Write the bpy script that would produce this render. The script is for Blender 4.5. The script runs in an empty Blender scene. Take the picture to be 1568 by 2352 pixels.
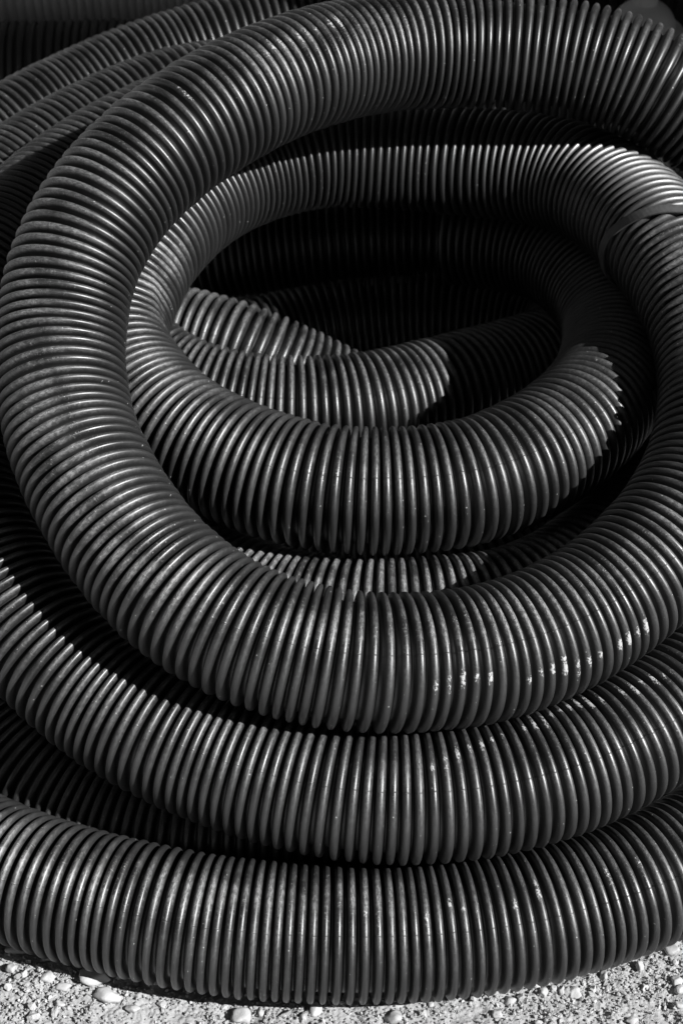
import bpy, math, random
import numpy as np
from mathutils import Vector, noise

random.seed(7)
rng = np.random.default_rng(7)
S = 0.16                      # pipe diameter in metres; layout below is in pipe diameters
GZ = 0.25                     # ground level in layout units

scene = bpy.context.scene
coll = scene.collection

# ------------------------------------------------------------------ camera
PITCH = math.radians(40)
cam_data = bpy.data.cameras.new("camera")
cam = bpy.data.objects.new("camera", cam_data)
coll.objects.link(cam)
cam.location = (0, 0, (11.8 - GZ) * S)
cam.rotation_euler = (math.pi / 2 - PITCH, 0, 0)
cam_data.sensor_fit = 'VERTICAL'
cam_data.sensor_height = 36.0
cam_data.lens = 4300.0 / 2352.0 * 36.0
cam_data.clip_start = 0.05
cam_data.clip_end = 500
cam_data.dof.use_dof = True
cam_data.dof.focus_distance = 13.3 * S
cam_data.dof.aperture_fstop = 8.0
scene.camera = cam

# ------------------------------------------------------------------ light
SUN_EL = math.radians(38.5)
SUN_AZ = math.radians(-29)         # 0 = from +x (right of picture), positive = towards +y (behind)
sdir = Vector((math.cos(SUN_EL) * math.cos(SUN_AZ), math.cos(SUN_EL) * math.sin(SUN_AZ), math.sin(SUN_EL)))
sun_data = bpy.data.lights.new("sun", 'SUN')
sun_data.energy = 5.0
sun_data.angle = math.radians(0.5)
sun_data.color = (1.0, 1.0, 1.0)
sun = bpy.data.objects.new("sun", sun_data)
coll.objects.link(sun)
sun.rotation_euler = sdir.to_track_quat('Z', 'Y').to_euler()

world = bpy.data.worlds.new("World")
scene.world = world
world.use_nodes = True
nt = world.node_tree
bg = nt.nodes["Background"]
sky = nt.nodes.new('ShaderNodeTexSky')
sky.sky_type = 'NISHITA'
sky.sun_disc = False
sky.sun_elevation = SUN_EL
sky.sun_rotation = math.pi / 2 - SUN_AZ
sky.altitude = 2500
sky.air_density = 0.45
sky.dust_density = 0.3
bw = nt.nodes.new('ShaderNodeRGBToBW')       # black-and-white picture: neutral sky light
nt.links.new(sky.outputs[0], bw.inputs[0])
nt.links.new(bw.outputs[0], bg.inputs[0])
bg.inputs[1].default_value = 0.05

scene.view_settings.view_transform = 'Standard'
scene.view_settings.look = 'None'
scene.view_settings.exposure = 0.8
scene.view_settings.gamma = 1.0

# ------------------------------------------------------------------ node helpers
class NB:
    def __init__(self, name):
        self.m = bpy.data.materials.new(name)
        self.m.use_nodes = True
        self.t = self.m.node_tree
        self.b = self.t.nodes["Principled BSDF"]
    def n(self, typ, **kw):
        nd = self.t.nodes.new(typ)
        for k, v in kw.items():
            setattr(nd, k, v)
        return nd
    def put(self, sock, v):
        if isinstance(v, bpy.types.NodeSocket):
            self.t.links.new(v, sock)
        elif isinstance(v, (tuple, list)) and len(v) == 3 and sock.type == 'RGBA':
            sock.default_value = (*v, 1)
        else:
            sock.default_value = v
    def math(self, op, a, b=0.0, c=0.0, clamp=False):
        nd = self.n('ShaderNodeMath', operation=op, use_clamp=clamp)
        for s_, v in zip(nd.inputs, (a, b, c)):
            self.put(s_, v)
        return nd.outputs[0]
    def ramp(self, v, lo, hi, a=0.0, b=1.0, interp='SMOOTHSTEP'):
        nd = self.n('ShaderNodeMapRange', interpolation_type=interp)
        self.put(nd.inputs['Value'], v)
        for k, x in (('From Min', lo), ('From Max', hi), ('To Min', a), ('To Max', b)):
            self.put(nd.inputs[k], x)
        return nd.outputs['Result']
    def noise(self, vec, scale, detail=3.0, rough=0.55, dist=0.0):
        nd = self.n('ShaderNodeTexNoise')
        if vec is not None:
            self.put(nd.inputs['Vector'], vec)
        nd.inputs['Scale'].default_value = scale
        nd.inputs['Detail'].default_value = detail
        nd.inputs['Roughness'].default_value = rough
        nd.inputs['Distortion'].default_value = dist
        return nd.outputs['Fac']
    def voronoi(self, vec, scale, feature='F1'):
        nd = self.n('ShaderNodeTexVoronoi', feature=feature)
        self.put(nd.inputs['Vector'], vec)
        nd.inputs['Scale'].default_value = scale
        return nd
    def attr(self, name):
        return self.n('ShaderNodeAttribute', attribute_name=name).outputs['Fac']
    def mapping(self, vec, scale=(1, 1, 1), rot=(0, 0, 0), loc=(0, 0, 0)):
        nd = self.n('ShaderNodeMapping')
        self.put(nd.inputs['Vector'], vec)
        nd.inputs['Scale'].default_value = scale
        nd.inputs['Rotation'].default_value = rot
        nd.inputs['Location'].default_value = loc
        return nd.outputs[0]
    def bump(self, h, strength, dist, normal=None):
        nd = self.n('ShaderNodeBump')
        nd.inputs['Strength'].default_value = strength
        nd.inputs['Distance'].default_value = dist
        self.put(nd.inputs['Height'], h)
        if normal is not None:
            self.put(nd.inputs['Normal'], normal)
        return nd.outputs[0]


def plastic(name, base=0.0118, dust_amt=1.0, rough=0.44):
    k = NB(name)
    uv = k.n('ShaderNodeUVMap', uv_map='UVMap').outputs[0]      # x = metres-like along, y = round, in diameters
    pos = k.n('ShaderNodeNewGeometry').outputs['Position']
    crest, worn, spot, seam = k.attr('crest'), k.attr('worn'), k.attr('spot'), k.attr('seam')
    rib = k.attr('ribrand')
    # broad dust film on the exposed crests, broken up by noise
    n1 = k.noise(k.mapping(uv, (2.2, 3.2, 1)), 1.0, 3, 0.5)
    n2 = k.noise(k.mapping(uv, (95, 26, 1)), 1.0, 6, 0.75, 0.4)
    film = k.math('MULTIPLY', k.ramp(k.math('ADD', n1, k.math('MULTIPLY', rib, 0.07)), 0.34, 0.60), worn)
    grit = k.ramp(n2, 0.42, 0.62)
    film = k.math('MULTIPLY', k.math('MULTIPLY', film, crest), k.math('ADD', k.math('MULTIPLY', grit, 0.8), 0.2))
    # scuffed whitish scratches across the crest
    n3 = k.noise(k.mapping(uv, (46, 95, 1), (0, 0, 0.5)), 1.0, 4, 0.7, 1.4)
    scuff = k.math('MULTIPLY', k.math('MULTIPLY', k.ramp(n3, 0.57, 0.68), worn), crest)
    # paint-like pale rubbed spots
    sp = k.math('ADD', spot, k.math('MULTIPLY', k.math('SUBTRACT', k.noise(k.mapping(uv, (70, 45, 1), (0, 0, 0.6)), 1.0, 5, 0.75), 0.5), 2.6))
    spm = k.math('MULTIPLY', k.ramp(sp, 0.42, 0.62), k.ramp(spot, 0.05, 0.2))
    # fine specks and nicks
    v = k.voronoi(k.mapping(uv, (38, 30, 1)), 1.0)
    vr = k.n('ShaderNodeSeparateColor'); k.t.links.new(v.outputs['Color'], vr.inputs[0])
    speck = k.math('MULTIPLY', k.math('LESS_THAN', v.outputs['Distance'], k.math('MULTIPLY', vr.outputs[1], 0.17)), k.math('GREATER_THAN', vr.outputs[0], 0.62))
    v2 = k.voronoi(k.mapping(uv, (30, 11, 1), (0, 0, 0.25)), 1.0)
    vr2 = k.n('ShaderNodeSeparateColor'); k.t.links.new(v2.outputs['Color'], vr2.inputs[0])
    nick = k.math('MULTIPLY', k.math('LESS_THAN', v2.outputs['Distance'], 0.07), k.math('GREATER_THAN', vr2.outputs[0], 0.80))
    speck = k.math('MULTIPLY', k.math('MAXIMUM', speck, nick), crest)
    dust = k.math('MULTIPLY', film, 0.30 * dust_amt)
    dust = k.math('MAXIMUM', dust, k.math('MULTIPLY', scuff, 0.42 * dust_amt))
    dust = k.math('MAXIMUM', dust, k.math('MULTIPLY', spm, 0.58))
    dust = k.math('MAXIMUM', dust, k.math('MULTIPLY', speck, k.ramp(vr.outputs[2], 0, 1, 0.10, 0.5)))
    mix = k.n('ShaderNodeMix', data_type='RGBA')
    k.put(mix.inputs[0], dust)
    mix.inputs[6].default_value = (base, base, base, 1)
    mix.inputs[7].default_value = (0.62, 0.62, 0.62, 1)
    k.put(k.b.inputs['Base Color'], mix.outputs[2])
    rr = k.math('ADD', k.math('MULTIPLY', k.math('SUBTRACT', k.noise(uv, 3.0, 3), 0.5), 0.16), rough)
    rr = k.math('ADD', rr, k.math('MULTIPLY', dust, 0.12))
    rr = k.math('ADD', rr, k.math('MULTIPLY', rib, 0.05))
    k.put(k.b.inputs['Roughness'], rr)
    k.b.inputs['IOR'].default_value = 1.75
    # extrusion streaks running round each rib, mould parting line, scratches
    st = k.noise(k.mapping(uv, (190, 1.3, 1)), 1.0, 3, 0.6)
    fine = k.noise(uv, 120.0, 3, 0.6)
    hgt = k.math('ADD', k.math('MULTIPLY', st, 0.35), k.math('MULTIPLY', fine, 0.25))
    hgt = k.math('ADD', hgt, k.math('MULTIPLY', k.math('MAXIMUM', scuff, spm), 0.35))
    # parting line: uv y runs round the pipe in diameters; a thin ridge at the seam
    sx = k.n('ShaderNodeSeparateXYZ'); k.t.links.new(uv, sx.inputs[0])
    dy = k.math('ABSOLUTE', k.math('SUBTRACT', k.math('ADD', sx.outputs[1], k.math('MULTIPLY', rib, 0.004)), math.radians(50) / 2))
    line = k.ramp(dy, 0.0, 0.006, 1.0, 0.0)
    hgt = k.math('SUBTRACT', hgt, k.math('MULTIPLY', line, 0.7))
    k.put(k.b.inputs['Normal'], k.bump(hgt, 0.55, 0.0006))
    return k.m

M_PIPE = plastic('black_corrugated_plastic')
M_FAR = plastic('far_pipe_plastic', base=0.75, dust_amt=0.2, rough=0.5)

# ------------------------------------------------------------------ pipe builder
def bspline(ctrl, per=24):
    P = np.array(ctrl, float)
    P = np.vstack([2 * P[0] - P[1], P, 2 * P[-1] - P[-2]])
    t = np.linspace(0, 1, per, endpoint=False)[:, None]
    out = [((1 - t) ** 3 * P[k] + (3 * t ** 3 - 6 * t * t + 4) * P[k + 1] + (-3 * t ** 3 + 3 * t * t + 3 * t + 1) * P[k + 2] + t ** 3 * P[k + 3]) / 6 for k in range(len(P) - 3)]
    C = np.vstack(out)
    L = np.concatenate([[0], np.cumsum(np.linalg.norm(np.diff(C, axis=0), axis=1))])
    return C, L

class Line:
    def __init__(self, ctrl):
        self.C, self.L = bspline(ctrl)
        T = np.gradient(self.C, axis=0)
        self.T = T / np.linalg.norm(T, axis=1, keepdims=True)
        self.len = self.L[-1]
    def at(self, s):
        c = np.stack([np.interp(s, self.L, self.C[:, i]) for i in range(3)], -1)
        t = np.stack([np.interp(s, self.L, self.T[:, i]) for i in range(3)], -1)
        t /= np.linalg.norm(t, axis=-1, keepdims=True)
        n = np.cross(t, [0, 0, 1.0]); n /= np.linalg.norm(n, axis=-1, keepdims=True)
        b = np.cross(n, t)
        return c, t, n, b

def place(P):
    P = np.array(P, float).copy()
    P[..., 2] -= GZ
    return P * S

def mesh_from(name, V, Fq, mat, smooth=True):
    me = bpy.data.meshes.new(name)
    V = np.asarray(V, np.float32).reshape(-1, 3)
    Fq = np.asarray(Fq, np.int32)
    k = Fq.shape[1]
    me.vertices.add(len(V)); me.vertices.foreach_set('co', V.ravel())
    me.loops.add(Fq.size); me.loops.foreach_set('vertex_index', Fq.ravel())
    me.polygons.add(len(Fq))
    me.polygons.foreach_set('loop_start', np.arange(0, Fq.size, k, dtype=np.int32))
    me.polygons.foreach_set('loop_total', np.full(len(Fq), k, np.int32))
    me.polygons.foreach_set('use_smooth', np.full(len(Fq), smooth))
    me.update(calc_edges=True)
    if mat is not None:
        me.materials.append(mat)
    return me

def fattr(me, name, vals):
    a = me.attributes.new(name, 'FLOAT', 'POINT')
    a.data.foreach_set('value', np.asarray(vals, np.float32).ravel())

def tag(o, label=None, cat=None, group=None, kind=None):
    if label: o['label'] = label
    if cat: o['category'] = cat
    if group: o['group'] = group
    if kind: o['kind'] = kind
    return o

def corrugated(name, ctrl, R=0.5, pitch=0.0865, depth=0.084, width=0.735, nth=84, worn=None, spots=(), kink=None, seed=0, mat=None, uvoff=0.0, wr=1.0):
    """One continuous corrugated hose swept along a curve; every rib is a rigid ring."""
    ln = Line(ctrl)
    r = np.random.default_rng(seed)
    # the ribs were stretched and bunched a little when the hose was coiled
    sc = []; q = pitch / 2; ph = r.uniform(0, 6.28, 3)
    while q < ln.len:
        sc.append(q)
        q += pitch * (1 + 0.055 * math.sin(q * 5.3 + ph[0]) + 0.045 * math.sin(q * 8.9 + ph[1]) + 0.03 * math.sin(q * 2.1 + ph[2]) + r.normal(0, 0.02))
    sc = np.array(sc); n = len(sc)
    hw = pitch * width / 2
    prof = []
    for q in (-1.0, -0.96, -0.80, -0.52, -0.2, 0.2, 0.52, 0.80, 0.96, 1.0):
        prof.append(q)
    prof = np.array(prof)
    hh = (1 - np.abs(prof) ** 2.8) ** (1 / 2.1)      # 0..1 rounded crest
    hh[0] = hh[-1] = 0.0
    hh[1] = hh[-2] = 0.46
    K = len(prof) + 1
    th = np.linspace(0, 2 * math.pi, nth, endpoint=False)
    # one centre, frame and offset per profile row
    c, t, nn, b = ln.at(sc)
    tilt = r.normal(0, 0.010, (n, 2))
    t2 = t + tilt[:, :1] * nn + tilt[:, 1:] * b
    Rr = R * (1 + r.normal(0, 0.0035, n))
    ribw = 1 + r.normal(0, 0.03, n)
    rows = []
    cr = []
    uu = []
    cosn, sinn = np.cos(th), np.sin(th)
    # ribs widen on the outside of a bend and close up on its inside
    tb = ln.at(np.maximum(sc - 0.06, 0))[1]; ta = ln.at(np.minimum(sc + 0.06, ln.len))[1]
    kv = (ta - tb) / 0.12
    rdir = cosn[None, :, None] * nn[:, None] + sinn[None, :, None] * b[:, None]
    stretch = np.clip(1 - 0.75 * R * (kv[:, None] * rdir).sum(-1), 0.72, 1.3)
    dpt = np.ones((n, nth)) * depth
    dr = np.zeros((n, nth))
    if kink:
        for (ks, kt, ksz, kth, fade, push) in kink:
            g = np.exp(-((sc - ks) / ksz) ** 2)[:, None] * np.exp(-(((np.degrees(th) - kt + 180) % 360 - 180) / kth) ** 2)[None]
            dpt *= (1 - fade * g); dr -= push * g
    V = np.empty((n, K, nth, 3)); crest = np.empty((n, K, nth)); U = np.empty((n, K, nth))
    for j, (q, h) in enumerate(zip(prof, hh)):
        rad = Rr[:, None] - dpt * (1 - h) + dr
        V[:, j] = c[:, None] + ((q * hw * ribw)[:, None] * stretch)[..., None] * t2[:, None] + rad[..., None] * (cosn[None, :, None] * nn[:, None] + sinn[None, :, None] * b[:, None])
        crest[:, j] = max(0.0, (h - 0.45) / 0.55)
        U[:, j] = (sc + q * hw)[:, None]
    sg = np.concatenate([(sc[1:] + sc[:-1]) / 2, [sc[-1] + pitch / 2]])
    c2, tt, n2, b2 = ln.at(np.minimum(sg, ln.len))
    dg = np.vstack([(dpt[1:] + dpt[:-1]) / 2, dpt[-1:]]); drg = np.vstack([(dr[1:] + dr[:-1]) / 2, dr[-1:]])
    rad = R - dg * 1.04 + drg
    V[:, K - 1] = c2[:, None] + rad[..., None] * (cosn[None, :, None] * n2[:, None] + sinn[None, :, None] * b2[:, None])
    crest[:, K - 1] = 0
    U[:, K - 1] = sg[:, None]
    nr = n * K
    idx = np.arange(nr * nth).reshape(nr, nth)
    a = idx[:-1]; bb = idx[1:]
    F = np.stack([a, np.roll(a, -1, 1), np.roll(bb, -1, 1), bb], -1).reshape(-1, 4)
    me = mesh_from(name, place(V), F, mat or M_PIPE)
    fattr(me, 'crest', crest)
    ribr = np.repeat(r.uniform(-1, 1, n), K * nth)
    fattr(me, 'ribrand', ribr)
    fattr(me, 'seam', np.zeros(nr * nth))
    deg = np.degrees(th)
    deg = (deg + 180) % 360 - 180
    w = np.zeros((n, nth))
    base = np.exp(-((deg - 68) / 42) ** 2)[None] * np.ones((n, 1)) * 0.55 * wr
    w = base
    for (s0, s1, t0, t1, amt) in (worn or ()):
        ss = 1 / (1 + np.exp(-(sc - s0) / 0.12)) * 1 / (1 + np.exp((sc - s1) / 0.12))
        tm, ts = (t0 + t1) / 2, (t1 - t0) / 2
        g = ss[:, None] * np.exp(-(np.abs((deg - tm + 180) % 360 - 180) / ts) ** 2.5)[None] * amt
        w = np.maximum(w, g)
    fattr(me, 'worn', np.repeat(w[:, None, :], K, 1))
    sp = np.zeros((n, K, nth))
    for (s0, t0, hgt, amt) in spots:
        i = int(np.argmin(np.abs(sc - s0)))
        for j in range(K - 1):
            lat = math.exp(-(prof[j] / 0.62) ** 4)
            sp[i, j] = np.maximum(sp[i, j], amt * lat * np.exp(-(((deg - t0 + 180) % 360 - 180) / hgt) ** 2))
    fattr(me, 'spot', sp)
    # uv: along the pipe and round it, both in pipe diameters
    uvl = me.uv_layers.new(name='UVMap')
    vv = np.where(th > math.pi, th - 2 * math.pi, th)[None, None] / 2 * np.ones((n, K, 1))
    UVv = np.stack([U + uvoff, vv], -1).reshape(-1, 2)
    fuv = UVv[F.ravel()].reshape(-1, 4, 2)
    d = fuv[..., 1].max(1) - fuv[..., 1].min(1)
    bad = d > 1.5
    fb = fuv[bad]; fb[..., 1] = np.where(fb[..., 1] < 0, fb[..., 1] + math.pi, fb[..., 1]); fuv[bad] = fb
    uvl.data.foreach_set('uv', fuv.astype(np.float32).ravel())
    o = bpy.data.objects.new(name, me)
    coll.objects.link(o)
    return o, ln

# ------------------------------------------------------------------ centre lines (metres / 0.16)
CTRL = {
    'main': [(4.80, 11.74, 2.50), (4.83, 12.75, 2.62), (4.61, 13.62, 2.89), (4.10, 14.18, 3.29), (3.74, 14.38, 3.58), (3.25, 14.57, 3.94), (2.72, 14.75, 4.23), (2.28, 14.89, 4.35), (1.86, 14.99, 4.39), (1.40, 15.04, 4.41), (0.90, 15.02, 4.44), (0.41, 14.87, 4.49), (-0.01, 14.61, 4.54), (-0.43, 14.24, 4.59), (-0.84, 13.85, 4.59), (-1.29, 13.40, 4.51), (-1.58, 13.08, 4.40), (-1.81, 12.79, 4.27), (-2.00, 12.46, 4.09), (-2.11, 12.15, 3.89), (-2.14, 11.87, 3.69), (-2.14, 11.59, 3.51), (-2.06, 11.18, 3.30), (-1.92, 10.84, 3.15), (-1.63, 10.36, 2.96), (-1.31, 9.97, 2.82), (-0.94, 9.69, 2.70), (-0.54, 9.50, 2.62), (-0.04, 9.41, 2.54), (0.36, 9.42, 2.50), (0.79, 9.51, 2.45), (1.08, 9.61, 2.42), (1.45, 9.79, 2.41), (1.86, 10.06, 2.44), (2.20, 10.35, 2.51), (2.51, 10.69, 2.62), (2.73, 11.03, 2.73), (2.90, 11.40, 2.87), (3.01, 11.92, 3.04), (3.00, 12.42, 3.20), (2.92, 12.88, 3.31), (2.75, 13.44, 3.37), (2.54, 14.10, 3.35), (2.18, 14.73, 3.31), (1.74, 15.03, 3.27), (1.27, 15.22, 3.21), (0.77, 15.37, 3.18), (0.27, 15.43, 3.19), (-0.06, 15.41, 3.21), (-0.34, 15.34, 3.22), (-0.69, 15.19, 3.21), (-1.03, 14.94, 3.21), (-1.34, 14.53, 3.22), (-1.59, 14.04, 3.21), (-1.76, 13.62, 3.16), (-1.88, 13.17, 3.06), (-1.87, 12.69, 2.92), (-1.66, 12.21, 2.77), (-1.30, 11.82, 2.68), (-0.89, 11.55, 2.64), (-0.54, 11.38, 2.61), (-0.21, 11.27, 2.60), (0.22, 11.21, 2.59), (0.76, 11.26, 2.59), (1.11, 11.38, 2.59), (1.47, 11.60, 2.60), (1.87, 12.01, 2.58), (2.22, 12.61, 2.50), (2.43, 13.38, 2.39), (2.46, 14.00, 2.36), (2.35, 14.52, 2.35), (2.11, 15.01, 2.34), (1.71, 15.39, 2.29), (1.04, 15.65, 2.21)],
    'inner': [(-2.17, 14.02, 2.36), (-2.01, 13.82, 2.18), (-1.74, 13.62, 1.99), (-1.37, 13.46, 1.86), (-0.87, 13.37, 1.78), (-0.44, 13.35, 1.76), (0.06, 13.41, 1.74), (0.47, 13.54, 1.72), (0.95, 13.82, 1.67), (1.41, 14.16, 1.57), (1.84, 14.51, 1.46), (2.19, 14.83, 1.37), (2.33, 15.53, 1.07), (1.95, 15.83, 0.96), (1.04, 16.09, 0.87), (0.04, 16.09, 0.81), (-0.80, 15.86, 0.77), (-1.53, 15.47, 0.74)],
    'short': [(-2.25, 14.80, 1.62), (-1.92, 14.70, 1.68), (-1.55, 14.60, 1.70), (-1.12, 14.47, 1.66), (-0.75, 14.38, 1.56), (-0.45, 14.32, 1.43), (-0.06, 14.28, 1.24), (0.39, 14.22, 0.96), (0.79, 14.17, 0.68)],
    'between': [(-1.72, 12.51, 1.76), (-1.39, 11.56, 1.70), (-0.99, 11.11, 1.68), (-0.56, 10.85, 1.69), (-0.15, 10.72, 1.72), (0.26, 10.66, 1.74), (0.67, 10.67, 1.75), (1.04, 10.72, 1.73), (1.40, 10.85, 1.71), (1.76, 11.08, 1.70), (2.11, 11.42, 1.69), (2.53, 12.07, 1.65), (2.87, 12.92, 1.60), (3.12, 13.83, 1.54), (3.30, 15.38, 1.39), (2.80, 16.54, 1.27), (1.97, 16.97, 1.26), (0.94, 17.13, 1.25), (0.01, 17.15, 1.20), (-0.82, 17.15, 1.10), (-1.61, 17.18, 0.98), (-2.39, 17.26, 0.86)],
    'under': [(-2.03, 13.17, 0.78), (-1.27, 12.47, 0.77), (-0.47, 12.14, 0.75), (0.40, 12.09, 0.75), (1.18, 12.31, 0.75), (1.95, 12.90, 0.76), (2.44, 13.69, 0.77)],
    'D': [(2.64, 15.99, 2.15), (1.88, 16.38, 2.42), (1.02, 16.54, 2.74), (0.11, 16.49, 3.06), (-0.91, 16.17, 3.29), (-1.48, 15.84, 3.32), (-1.91, 15.49, 3.28), (-2.26, 15.14, 3.23), (-2.53, 14.77, 3.19), (-2.74, 14.38, 3.17), (-2.93, 13.91, 3.16), (-3.08, 13.34, 3.13), (-3.17, 12.68, 3.03), (-3.17, 12.07, 2.87), (-3.08, 11.55, 2.67), (-2.93, 11.10, 2.47), (-2.71, 10.69, 2.29), (-2.42, 10.29, 2.10), (-2.06, 9.94, 1.94), (-1.62, 9.62, 1.81), (-1.10, 9.34, 1.72), (-0.58, 9.14, 1.67), (-0.05, 9.01, 1.63), (0.36, 8.97, 1.62), (0.80, 9.00, 1.61), (1.34, 9.12, 1.61), (1.87, 9.35, 1.63), (2.30, 9.63, 1.67), (2.68, 9.96, 1.73), (3.02, 10.37, 1.81), (3.33, 10.89, 1.94), (3.56, 11.53, 2.08), (3.69, 12.26, 2.24), (3.69, 13.08, 2.39), (3.56, 13.90, 2.52)],
    'G': [(5.23, 15.46, 2.80), (4.41, 16.42, 2.93), (3.42, 17.07, 2.83), (2.18, 17.42, 2.59), (1.03, 17.52, 2.56), (0.03, 17.44, 2.75), (-0.82, 17.22, 2.96), (-1.49, 16.93, 3.03), (-1.83, 16.73, 3.02), (-2.14, 16.52, 2.98), (-2.45, 16.26, 2.94), (-2.74, 15.98, 2.90), (-3.03, 15.64, 2.86), (-3.27, 15.31, 2.81), (-3.58, 14.67, 2.71), (-3.74, 13.91, 2.54), (-3.76, 13.15, 2.34), (-3.70, 12.50, 2.12), (-3.54, 11.76, 1.81), (-3.33, 11.17, 1.50), (-3.00, 10.60, 1.15), (-2.58, 10.13, 0.87), (-2.15, 9.84, 0.74), (-1.70, 9.61, 0.68), (-1.18, 9.45, 0.68), (-0.60, 9.39, 0.71), (-0.00, 9.39, 0.73), (0.58, 9.43, 0.73), (1.17, 9.53, 0.73), (1.69, 9.72, 0.73), (2.23, 10.02, 0.75), (2.83, 10.52, 0.80)],
    'E': [(2.79, 18.27, 1.52), (1.84, 18.43, 2.05), (0.89, 18.50, 2.56), (-0.05, 18.44, 2.92), (-0.59, 18.33, 2.99), (-1.11, 18.17, 2.98), (-1.43, 18.05, 2.94), (-1.76, 17.90, 2.90), (-2.11, 17.71, 2.86), (-2.41, 17.52, 2.81), (-2.73, 17.28, 2.76), (-3.01, 17.05, 2.72), (-3.28, 16.79, 2.67), (-3.56, 16.50, 2.61), (-3.99, 15.91, 2.47), (-4.30, 15.20, 2.27), (-4.43, 14.49, 2.01), (-4.41, 13.69, 1.71), (-4.31, 12.79, 1.37), (-4.20, 11.90, 1.05), (-4.05, 10.99, 0.81), (-3.75, 10.11, 0.75), (-3.27, 9.45, 0.78), (-2.80, 9.10, 0.81), (-2.41, 8.88, 0.83), (-1.96, 8.70, 0.84), (-1.41, 8.54, 0.84), (-0.94, 8.45, 0.81), (-0.48, 8.41, 0.79), (0.02, 8.40, 0.77), (0.58, 8.42, 0.76), (1.01, 8.48, 0.76), (1.36, 8.55, 0.76), (1.73, 8.66, 0.77), (2.01, 8.77, 0.77), (2.31, 8.91, 0.77), (2.67, 9.12, 0.77), (3.12, 9.46, 0.76), (3.60, 9.95, 0.78), (4.03, 10.63, 0.87)],
}

def spot_run(lst, h=5.0, amt=0.95):
    r = random.Random(3)
    out = []
    for s, t in lst:
        out.append((s, t, h * r.uniform(0.5, 1.7), amt * r.uniform(0.6, 1.0)))
        if r.random() < 0.5: out.append((s, t + r.uniform(-16, 16), h * r.uniform(0.3, 0.6), amt * r.uniform(0.5, 0.9)))
    return out

A_SP = [(15.50, 24), (15.58, 28), (15.68, 28), (15.76, 28), (15.86, 26), (16.04, 16), (16.14, 20), (16.24, 20), (16.34, 16), (16.44, 14), (16.54, 14), (16.64, 14), (16.74, 14), (16.84, 14), (16.94, 16), (17.02, 16)]
T_SP = [(8.42, 118), (8.34, 116), (8.24, 116), (8.16, 116), (8.06, 116), (7.94, 114), (7.84, 114), (7.72, 112), (7.62, 112), (9.20, 114)]
D_SP = [(14.42, 70), (14.52, 76), (14.60, 80), (14.68, 84), (14.78, 86), (14.88, 90), (14.98, 92), (15.08, 94), (15.18, 96), (15.26, 98), (15.36, 102), (15.46, 104), (15.54, 104), (15.62, 104), (15.72, 106), (15.72, 98), (15.82, 96), (15.92, 94), (16.02, 92), (16.10, 88), (16.20, 88), (16.30, 86), (16.38, 84)]
E_SP = [(18.70, 68), (18.80, 70), (19.08, 64), (19.16, 62), (19.26, 74), (19.36, 68), (19.46, 66), (19.72, 66), (19.92, 72), (20.40, 74), (20.68, 72)]
KINK_S, STRAP_S, FRONT_S = 28.00, 20.86, 15.20

main, main_line = corrugated('corrugated_pipe', CTRL['main'], seed=1,
    worn=[(FRONT_S - 9.0, FRONT_S - 6.2, 95, 150, 0.9), (FRONT_S - 6.0, FRONT_S - 3.6, 70, 140, 0.7), (FRONT_S - 6.0, FRONT_S - 1.2, 25, 100, 1.2), (FRONT_S - 1.2, FRONT_S + 2.8, 48, 95, 1.15), (FRONT_S + 0.3, FRONT_S + 1.6, 55, 100, 1.5), (KINK_S - 0.9, KINK_S + 0.1, 115, 165, 1.4), (KINK_S - 1.3, KINK_S + 1.8, 60, 120, 0.7), (STRAP_S - 1.5, STRAP_S - 0.1, 90, 150, 0.8)],
    spots=spot_run(A_SP, 5.2, 0.9) + spot_run(T_SP, 6.5, 0.72),
    kink=[(KINK_S + 0.08, 168, 0.40, 42, 0.88, 0.075), (KINK_S - 0.35, 150, 0.30, 26, 0.55, 0.015), (KINK_S - 0.1, 135, 0.16, 12, 0.3, -0.02)])
tag(main, 'topmost long ribbed pipe, the big loop that spirals inward under the strap', 'corrugated pipe', 'coiled black corrugated pipes')

inner, _ = corrugated('corrugated_pipe', CTRL['inner'], seed=2, uvoff=40, worn=[(0, 9, 60, 120, 0.8)])
tag(inner, 'black ribbed pipe curving through the middle of the coil, half in sharp shadow', 'corrugated pipe', 'coiled black corrugated pipes')

short, _ = corrugated('corrugated_pipe', CTRL['short'], seed=3, uvoff=60, worn=[(0, 4, 60, 150, 0.8)])
tag(short, 'short humped ribbed pipe, innermost, sloping down beneath its neighbour beside the dark hollow', 'corrugated pipe', 'coiled black corrugated pipes')

betw, _ = corrugated('corrugated_pipe', CTRL['between'], seed=4, uvoff=80, worn=[(0.5, 5, 55, 130, 1.3)])
tag(betw, 'mostly hidden ribbed pipe, a thin dusty strip showing between two larger loops', 'corrugated pipe', 'coiled black corrugated pipes')

under, _ = corrugated('corrugated_pipe', CTRL['under'], seed=8, uvoff=90, nth=64)  # added filler, hides the ground so the gap reads as dark
tag(under, 'added filler pipe that darkens the gap beneath the middle loops, hardly visible', 'corrugated pipe', 'coiled black corrugated pipes')

dpipe, _ = corrugated('corrugated_pipe', CTRL['D'], seed=5, uvoff=100, worn=[(0, 3, 60, 140, 0.8), (9.5, 13.5, 60, 110, 0.7)], spots=spot_run(D_SP, 5.0, 0.82))
tag(dpipe, 'second ribbed pipe up from the gravel, white scuffs in a line on its top', 'corrugated pipe', 'coiled black corrugated pipes')

gpipe, _ = corrugated('corrugated_pipe', CTRL['G'], seed=6, uvoff=120, nth=64, worn=[(0, 4, 60, 140, 0.9)])
tag(gpipe, 'ribbed pipe lying in deep shadow directly behind the bottom front pipe', 'corrugated pipe', 'coiled black corrugated pipes')

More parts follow.
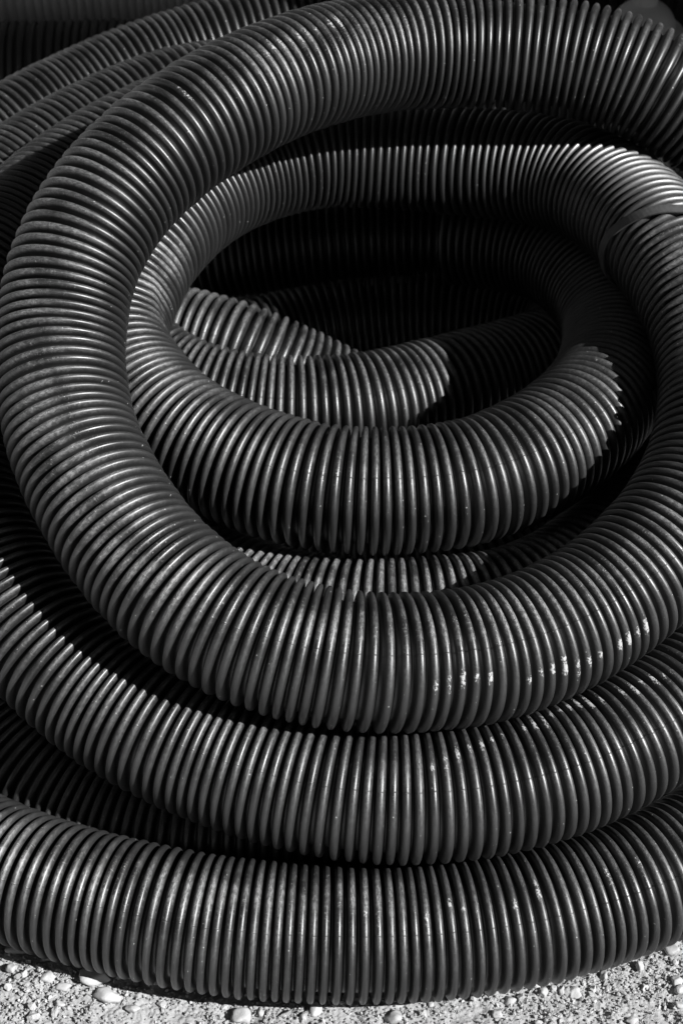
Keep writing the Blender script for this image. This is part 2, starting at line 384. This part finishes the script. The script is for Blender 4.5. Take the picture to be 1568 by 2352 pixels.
epipe, _ = corrugated('corrugated_pipe', CTRL['E'], seed=7, uvoff=140, worn=[(11.5, 15.0, 40, 100, 1.0), (15.0, 19.0, 50, 105, 1.25)], spots=spot_run(E_SP, 4.5, 0.72))
tag(epipe, 'lowest ribbed pipe resting on the pale gravel along the bottom front', 'corrugated pipe', 'coiled black corrugated pipes')

# ------------------------------------------------------------------ strap round the upper pipe
def build_strap():
    k = NB('strap_plastic')
    pos = k.n('ShaderNodeNewGeometry').outputs['Position']
    n = k.noise(pos, 60, 4, 0.6)
    cmix = k.ramp(n, 0.3, 0.8, 0.05, 0.085)
    cc = k.n('ShaderNodeCombineColor')
    for i in range(3): k.put(cc.inputs[i], cmix)
    k.put(k.b.inputs['Base Color'], cc.outputs[0])
    k.b.inputs['Roughness'].default_value = 0.55
    k.put(k.b.inputs['Normal'], k.bump(k.noise(pos, 400, 3), 0.3, 0.0005))
    th = np.radians(np.arange(0, 360, 4.0))
    V = []
    hw, tk = 0.050, 0.014
    for a in th:
        s0 = STRAP_S + 0.24 * math.sin(a - math.radians(120))
        rad = 0.512 + 0.004 * math.sin(7 * a)
        for (ds, dr) in ((-hw, 0), (-hw, tk), (hw, tk), (hw, 0)):
            c, t, n_, b = main_line.at(np.array([s0 + ds]))
            V.append((c + (rad + dr) * (math.cos(a) * n_ + math.sin(a) * b))[0])
    m = len(th)
    F = []
    for i in range(m):
        j = (i + 1) % m
        for q in range(4):
            F.append((i * 4 + q, i * 4 + (q + 1) % 4, j * 4 + (q + 1) % 4, j * 4 + q))
    me = mesh_from('strap', place(V), F, k.m, smooth=False)
    o = bpy.data.objects.new('strap', me); coll.objects.link(o)
    tag(o, 'thin flat grey strap tied round the upper ribbed pipe at its bend', 'strap')
build_strap()

# ------------------------------------------------------------------ large pipe lying behind, with dark ones added
big0, _ = corrugated('large_corrugated_pipe', [(-9, 20.8, 1.0), (-5, 21.1, 1.0), (-1, 21.2, 1.0), (1.4, 21.2, 1.0)], R=0.75, pitch=0.11, depth=0.05, width=0.8, nth=120, seed=13, uvoff=220, wr=0.2)  # added black pipe, stands in for the shade below the far pipe
tag(big0, 'added dark thick pipe low behind the coil at the top left, filling in the shade', 'large pipe')
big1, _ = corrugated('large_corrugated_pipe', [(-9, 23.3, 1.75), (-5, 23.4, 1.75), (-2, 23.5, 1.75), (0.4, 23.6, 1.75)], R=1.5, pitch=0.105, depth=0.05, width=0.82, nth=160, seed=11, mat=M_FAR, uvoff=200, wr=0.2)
tag(big1, 'large grey ribbed pipe lying straight behind the coil, out of focus', 'large pipe')
big2, _ = corrugated('large_corrugated_pipe', [(0.8, 23.4, 2.6), (6, 23.4, 2.6), (11, 23.4, 2.6)], R=2.32, pitch=0.16, depth=0.06, width=0.8, nth=160, seed=12, mat=M_PIPE, uvoff=240, wr=0.4)  # added black pipe, makes the background at the right dark
tag(big2, 'added huge black pipe behind the right end of the coil, filling in the dark background', 'large pipe')

def build_shade_screen():
    # added board screen, unseen at the right, put there to shade the yard
    k = NB('shade_screen_boards')
    pos = k.n('ShaderNodeNewGeometry').outputs['Position']
    v = k.ramp(k.noise(k.mapping(pos, (8, 8, 1)), 3.0, 5), 0.3, 0.7, 0.05, 0.10)
    cc = k.n('ShaderNodeCombineColor')
    for i in range(3): k.put(cc.inputs[i], v)
    k.put(k.b.inputs['Base Color'], cc.outputs[0]); k.b.inputs['Roughness'].default_value = 0.8
    V = []; F = []
    y = 13.7; q = 0
    while y < 60:
        w_, d_ = 1.15, 0.10 + (0.05 if q % 2 else 0)
        o_ = len(V)
        for xx in (7.4, 7.4 + d_):
            for yy in (y, y + w_ - 0.02):
                for zz in (GZ - 0.1, 16.5):
                    V.append((xx, yy, zz))
        F += [tuple(o_ + i for i in f) for f in ((0, 1, 3, 2), (4, 6, 7, 5), (0, 4, 5, 1), (2, 3, 7, 6), (1, 5, 7, 3), (0, 2, 6, 4))]
        y += w_ + 0.001; q += 1
    o = bpy.data.objects.new('wall', mesh_from('wall', place(V), F, k.m, smooth=False)); coll.objects.link(o)
    o['kind'] = 'structure'
build_shade_screen()

# grey fitting standing behind the coil (dome with a neck)
def build_fitting():
    k = NB('dull_grey_plastic')
    pos = k.n('ShaderNodeNewGeometry').outputs['Position']
    v = k.ramp(k.noise(pos, 25, 4), 0.3, 0.7, 0.62, 0.75)
    cc = k.n('ShaderNodeCombineColor')
    for i in range(3): k.put(cc.inputs[i], v)
    k.put(k.b.inputs['Base Color'], cc.outputs[0]); k.b.inputs['Roughness'].default_value = 0.6
    root = bpy.data.objects.new('pipe_fitting', None); coll.objects.link(root)
    root.location = place([3.33, 19.3, GZ])
    tag(root, 'blurred grey domed pipe fitting with an upright neck, behind the coil', 'pipe fitting')
    def lathe(nm, prof, nth=64):
        V = []; F = []
        for (r_, z_) in prof:
            for i in range(nth):
                a = 2 * math.pi * i / nth
                V.append((r_ * math.cos(a) * S, r_ * math.sin(a) * S, z_ * S))
        for j in range(len(prof) - 1):
            for i in range(nth):
                F.append((j * nth + i, j * nth + (i + 1) % nth, (j + 1) * nth + (i + 1) % nth, (j + 1) * nth + i))
        o = bpy.data.objects.new(nm, mesh_from(nm, V, F, k.m)); coll.objects.link(o); o.parent = root
    H = 2.70
    lathe('body', [(0.52, 0.0), (0.52, H - 0.50), (0.50, H - 0.44), (0.44, H - 0.36), (0.30, H - 0.34)])
    lathe('dome', [(0.36, H - 0.40)] + [(0.36 * math.cos(a), H - 0.36 + 0.33 * math.sin(a)) for a in np.linspace(0.0, 1.2, 12)] + [(0.12, H - 0.03)])
    lathe('neck', [(0.135, H - 0.12), (0.135, H + 0.55), (0.19, H + 0.57), (0.19, H + 0.85), (0.10, H + 0.86), (0.10, H - 0.1)])
build_fitting()

# ------------------------------------------------------------------ ground
def soil(name, stone=False):
    k = NB(name)
    geo = k.n('ShaderNodeNewGeometry')
    pos = geo.outputs['Position']
    if stone:
        info = k.n('ShaderNodeObjectInfo').outputs['Random']
        a = k.noise(pos, 70, 5, 0.6)
        b = k.noise(k.mapping(pos, (60, 60, 240), (0.4, 0.3, 0)), 1.0, 4, 0.6, 0.8)
        v = k.math('ADD', k.math('MULTIPLY', a, 0.22), k.math('MULTIPLY', b, 0.16))
        v = k.math('ADD', v, k.math('MULTIPLY', info, 0.10))
        v = k.ramp(v, 0.12, 0.42, 0.31, 0.52, 'LINEAR')
        rough = 0.75
    else:
        a = k.noise(pos, 30, 6, 0.65)
        b = k.noise(pos, 260, 4, 0.7)
        gr = k.attr('tone')
        v = k.math('ADD', k.math('MULTIPLY', a, 0.5), k.math('MULTIPLY', b, 0.5))
        v = k.ramp(v, 0.3, 0.7, 0.26, 0.38, 'LINEAR')
        v = k.math('MULTIPLY', v, k.math('ADD', 1.0, gr))
        rough = 0.95
    cc = k.n('ShaderNodeCombineColor')
    for i in range(3): k.put(cc.inputs[i], v)
    k.put(k.b.inputs['Base Color'], cc.outputs[0])
    k.b.inputs['Roughness'].default_value = rough
    k.b.inputs['Specular IOR Level'].default_value = 0.25
    h = k.math('ADD', k.math('MULTIPLY', k.noise(pos, 500, 5, 0.7), 1.0), k.math('MULTIPLY', k.noise(pos, 150, 5, 0.6), 1.5))
    k.put(k.b.inputs['Normal'], k.bump(h, 0.5 if stone else 0.8, 0.0008 if stone else 0.0015))
    return k.m
M_SOIL = soil('pale_stony_soil')
M_STONE = soil('pale_stone', True)

def fbm(x, y, f, o=4):
    v = 0.0; a = 1.0
    for i in range(o):
        v += a * noise.noise(Vector((x * f, y * f, 3.7 * i)))
        a *= 0.55; f *= 2.1
    return v

def gheight(x, y):
    """height of the ground in layout units above GZ"""
    shadow_rise = 0.20 / (1 + math.exp((x + 1.3) / 0.35)) * max(0.0, min(1.0, (y - 6.2) / 1.2))      # ground raised at the left, added to narrow the pipe's shadow
    return shadow_rise + 0.035 * fbm(x, y, 1.3, 3) + 0.026 * fbm(x + 9, y, 7.0, 4)

# fine sheet in front and under the coil's front edge
x0, x1, y0, y1 = -3.6, 3.6, 6.9, 9.5
nx, ny = 780, 300
xs = np.linspace(x0, x1, nx); ys = np.linspace(y0, y1, ny)
V = np.empty((ny, nx, 3))
for j, y in enumerate(ys):
    for i, x in enumerate(xs):
        fade = max(0.0, min(1.0, (x - x0) * 3, (x1 - x) * 3, (y - y0) * 3, (y1 - y) * 3))
        c = noise.voronoi(Vector((x * 34, y * 34, 0.5)))[0]
        crumb = min(c[1] - c[0], 0.5) * 0.034
        V[j, i] = (x, y, GZ + fade * (gheight(x, y) - 0.02 + crumb * (0.6 + noise.noise(Vector((x * 5, y * 5, 4)))) + 0.008 * noise.noise(Vector((x * 60, y * 60, 1)))))
idx = np.arange(nx * ny).reshape(ny, nx)
F = np.stack([idx[:-1, :-1], idx[:-1, 1:], idx[1:, 1:], idx[1:, :-1]], -1).reshape(-1, 4)
me = mesh_from('ground', place(V), F, M_SOIL)
# large outer sheet with a hole for the fine one
ox = [-3000, -60, x0, x1, 60, 3000]; oy = [-3000, -20, y0, y1, 60, 3000]
VV = [(x, y, GZ) for y in oy for x in ox]; FF = []
for j in range(5):
    for i in range(5):
        if i == 2 and j == 2: continue
        FF.append((j * 6 + i, j * 6 + i + 1, (j + 1) * 6 + i + 1, (j + 1) * 6 + i))
nv = len(V.reshape(-1, 3))
allV = np.vstack([V.reshape(-1, 3), np.array(VV, float)])
allF = np.vstack([F, np.array(FF) + nv])
me = mesh_from('ground', place(allV), allF, M_SOIL)
fattr(me, 'tone', np.zeros(len(allV)))
ground = bpy.data.objects.new('ground', me); coll.objects.link(ground)
ground['kind'] = 'structure'

# base stone shapes
import bmesh
def ico(sub):
    bm = bmesh.new(); bmesh.ops.create_icosphere(bm, subdivisions=sub, radius=1)
    v = np.array([p.co[:] for p in bm.verts]); f = np.array([[q.index for q in p.verts] for p in bm.faces]); bm.free()
    return v, f
IV1, IF1 = ico(1)
IV3, IF3 = ico(3)

def grit_cloud(name, count, size_fn, area, seed, flat=True):
    r = np.random.default_rng(seed)
    Vs = []; Fs = []; tn = []; off = 0
    for q in range(count):
        x = r.uniform(area[0], area[1]); y = r.uniform(area[2], area[3])
        if fbm(x + 3, y + 50, 1.6, 3) + r.normal(0, 0.35) < -0.15: continue
        s = size_fn(r)
        v = IV1 + r.normal(0, 0.24, IV1.shape)
        v = v * (s * r.uniform(0.7, 1.3), s * r.uniform(0.7, 1.3), s * r.uniform(0.5, 1.0))
        a = r.uniform(0, 6.28); ca, sa = math.cos(a), math.sin(a)
        v = v @ np.array([[ca, sa, 0], [-sa, ca, 0], [0, 0, 1]])
        v = v + (x, y, GZ + gheight(x, y) + s * 0.02)
        Vs.append(v); Fs.append(IF1 + off); off += len(v); tn.append(np.full(len(v), r.normal(0.12, 0.16)))
    me = mesh_from(name, place(np.vstack(Vs)), np.vstack(Fs), M_SOIL, smooth=not flat)
    fattr(me, 'tone', np.concatenate(tn))
    o = bpy.data.objects.new(name, me); coll.objects.link(o); o['kind'] = 'stuff'
    return o
area = (-3.3, 3.3, 7.0, 9.4)
g1 = grit_cloud('gravel', 30000, lambda r: 0.005 + 0.010 * r.random() ** 2.5, area, 21)
g1['label'] = 'fine pale grit and crumbled soil on the ground in front of the pipes'
g2 = grit_cloud('gravel', 900, lambda r: 0.015 + 0.026 * r.random() ** 3, area, 22)
g2['label'] = 'small pale stones strewn over the ground in front of the pipes'

STONES = [
    (-2.393, 8.514, 0.091, 0.055, 0.043, 'big smooth oval stone near the left edge, casting a round shadow on its left'),
    (-2.161, 8.448, 0.048, 0.039, 0.031, 'rounded pale pebble between the big oval stone and the pipe, left of the gravel strip'),
    (-2.077, 8.414, 0.048, 0.021, 0.017, 'low flat pebble touching the right side of a rounded pale one'),
    (-2.416, 8.35, 0.042, 0.042, 0.038, 'chunky pebble with a broad shadow, below the big smooth oval stone'),
    (-2.315, 8.304, 0.029, 0.036, 0.036, 'narrow upright pebble just right of a chunky one at the left'),
    (-2.138, 8.259, 0.058, 0.048, 0.038, 'faceted pale stone with a dark shadow, left of the two largest stones'),
    (-2.015, 8.189, 0.063, 0.036, 0.028, 'darker brownish grey flat stone, half sunk in the soil'),
    (-1.878, 8.471, 0.059, 0.049, 0.038, 'bright white angular stone lying against the shadow of the bottom pipe'),
    (-1.792, 8.273, 0.121, 0.078, 0.062, 'largest stone, a smooth worn slab at the left of the gravel strip'),
    (-1.689, 8.132, 0.115, 0.069, 0.054, 'long pale stone with a rough crust in front of the largest stone'),
    (-1.509, 8.047, 0.057, 0.036, 0.028, 'slanting long pebble below and right of the two largest stones'),
    (-1.449, 8.331, 0.034, 0.033, 0.026, 'small wedge shaped stone at the edge of the pipe shadow'),
    (-1.372, 8.29, 0.042, 0.033, 0.026, 'flattish pebble right beside a wedge shaped one at the pipe shadow'),
    (-2.418, 8.183, 0.031, 0.031, 0.028, 'small round pebble low at the left edge of the gravel'),
    (-2.031, 8.055, 0.042, 0.03, 0.024, 'pointed sliver of stone at the very bottom left'),
    (-1.564, 8.321, 0.032, 0.032, 0.029, 'dull round pebble set in grit right of the largest stone'),
    (1.232, 8.212, 0.047, 0.045, 0.036, 'squat grey stone with a black shadow, under the right half of the bottom pipe'),
    (1.476, 8.263, 0.04, 0.04, 0.033, 'rough round pebble, leftmost of a row of four under the bottom pipe'),
    (1.553, 8.3, 0.029, 0.036, 0.036, 'upright pebble, second in the row of four under the bottom pipe'),
    (1.62, 8.281, 0.026, 0.036, 0.036, 'thin leaning pebble, third in the row of four under the bottom pipe'),
    (1.708, 8.263, 0.053, 0.051, 0.04, 'broad smooth stone ending the row of four under the bottom pipe'),
    (1.946, 8.425, 0.032, 0.043, 0.043, 'tall narrow stone standing against the ribs of the bottom pipe'),
    (2.481, 8.644, 0.065, 0.055, 0.044, 'bright round stone tucked under the bottom pipe at the right edge'),
    (2.48, 8.362, 0.048, 0.048, 0.038, 'angular stone at the right edge, topmost of a heap of three'),
    (2.486, 8.288, 0.042, 0.042, 0.033, 'smooth pale stone, middle of the heap of three at the right edge'),
    (2.463, 8.163, 0.037, 0.037, 0.033, 'round stone lowest in the heap of three at the right edge'),
    (2.481, 8.522, 0.024, 0.029, 0.029, 'small upright stone just below the bright round one at the right'),
    (1.133, 8.085, 0.039, 0.033, 0.026, 'small low pebble with a short shadow, near the bottom right of centre'),
    (2.215, 8.489, 0.032, 0.043, 0.043, 'slanted slate like shard in the soil near the right end of the pipe'),
    (2.111, 8.024, 0.052, 0.03, 0.023, 'flat stone cut off by the bottom edge, towards the right'),
    (1.424, 8.009, 0.031, 0.018, 0.014, 'small bright pebble at the bottom edge, right of centre'),
    (1.494, 8.354, 0.042, 0.03, 0.024, 'pale stone wedged beneath the ribs of the bottom pipe'),
    (0.375, 8.052, 0.067, 0.066, 0.052, 'square blocky white stone with a dark shadow on its left, at the bottom centre'),
    (-0.192, 8.095, 0.058, 0.058, 0.047, 'knobbly pale stone below the pipe shadow, left of the square block'),
    (-0.718, 8.045, 0.075, 0.066, 0.052, 'broad light stone reaching out of the bottom edge, left of centre'),
    (-0.586, 8.08, 0.023, 0.029, 0.029, 'tiny upright tooth shaped pebble beside the broad light stone'),
    (-0.278, 8.026, 0.029, 0.029, 0.026, 'small tilted pebble at the bottom edge beside the knobbly stone'),
    (0.651, 8.158, 0.023, 0.023, 0.021, 'little cube like pebble at the edge of the pipe shadow, right of the square block'),
    (0.618, 8.218, 0.053, 0.033, 0.026, 'stone in shade pressed under the ribs at the bottom centre'),
]

def build_stones():
    r = np.random.default_rng(33)
    for q, (x, y, a, b, h, label) in enumerate(STONES):
        v = IV3.copy()
        blocky = 'square' in label or 'cube' in label or 'angular' in label or 'faceted' in label or 'wedge' in label
        sh = 3.4 if blocky else 2.3
        nrm = (np.abs(v) ** sh).sum(1) ** (1 / sh)
        v = v / nrm[:, None]
        rot = r.uniform(-0.25, 0.25)
        # a few planar cuts give facets
        for c in range(14 if blocky else 9):
            d = r.normal(0, 1, 3); d /= np.linalg.norm(d)
            lim = r.uniform(0.60, 0.90)
            ex = np.maximum(v @ d - lim, 0); v = v - ex[:, None] * d * 0.95
        off = Vector((q * 3.1, 0, 0))
        dn = np.array([0.26 * noise.noise(Vector(p) * 1.2 + off) + 0.07 * noise.noise(Vector(p) * 4.0 + off) for p in v])
        v = v * (1 + dn)[:, None]
        v = v * (a * S, b * S, h * S)
        me = mesh_from('stone', v, IF3, M_STONE)
        o = bpy.data.objects.new('stone', me); coll.objects.link(o)
        o.location = place([x, y, GZ + gheight(x, y) + h * 0.18])
        o.rotation_euler = (r.uniform(-0.15, 0.15), r.uniform(-0.15, 0.15), rot)
        tag(o, label, 'stone', 'stones on the ground')
build_stones()
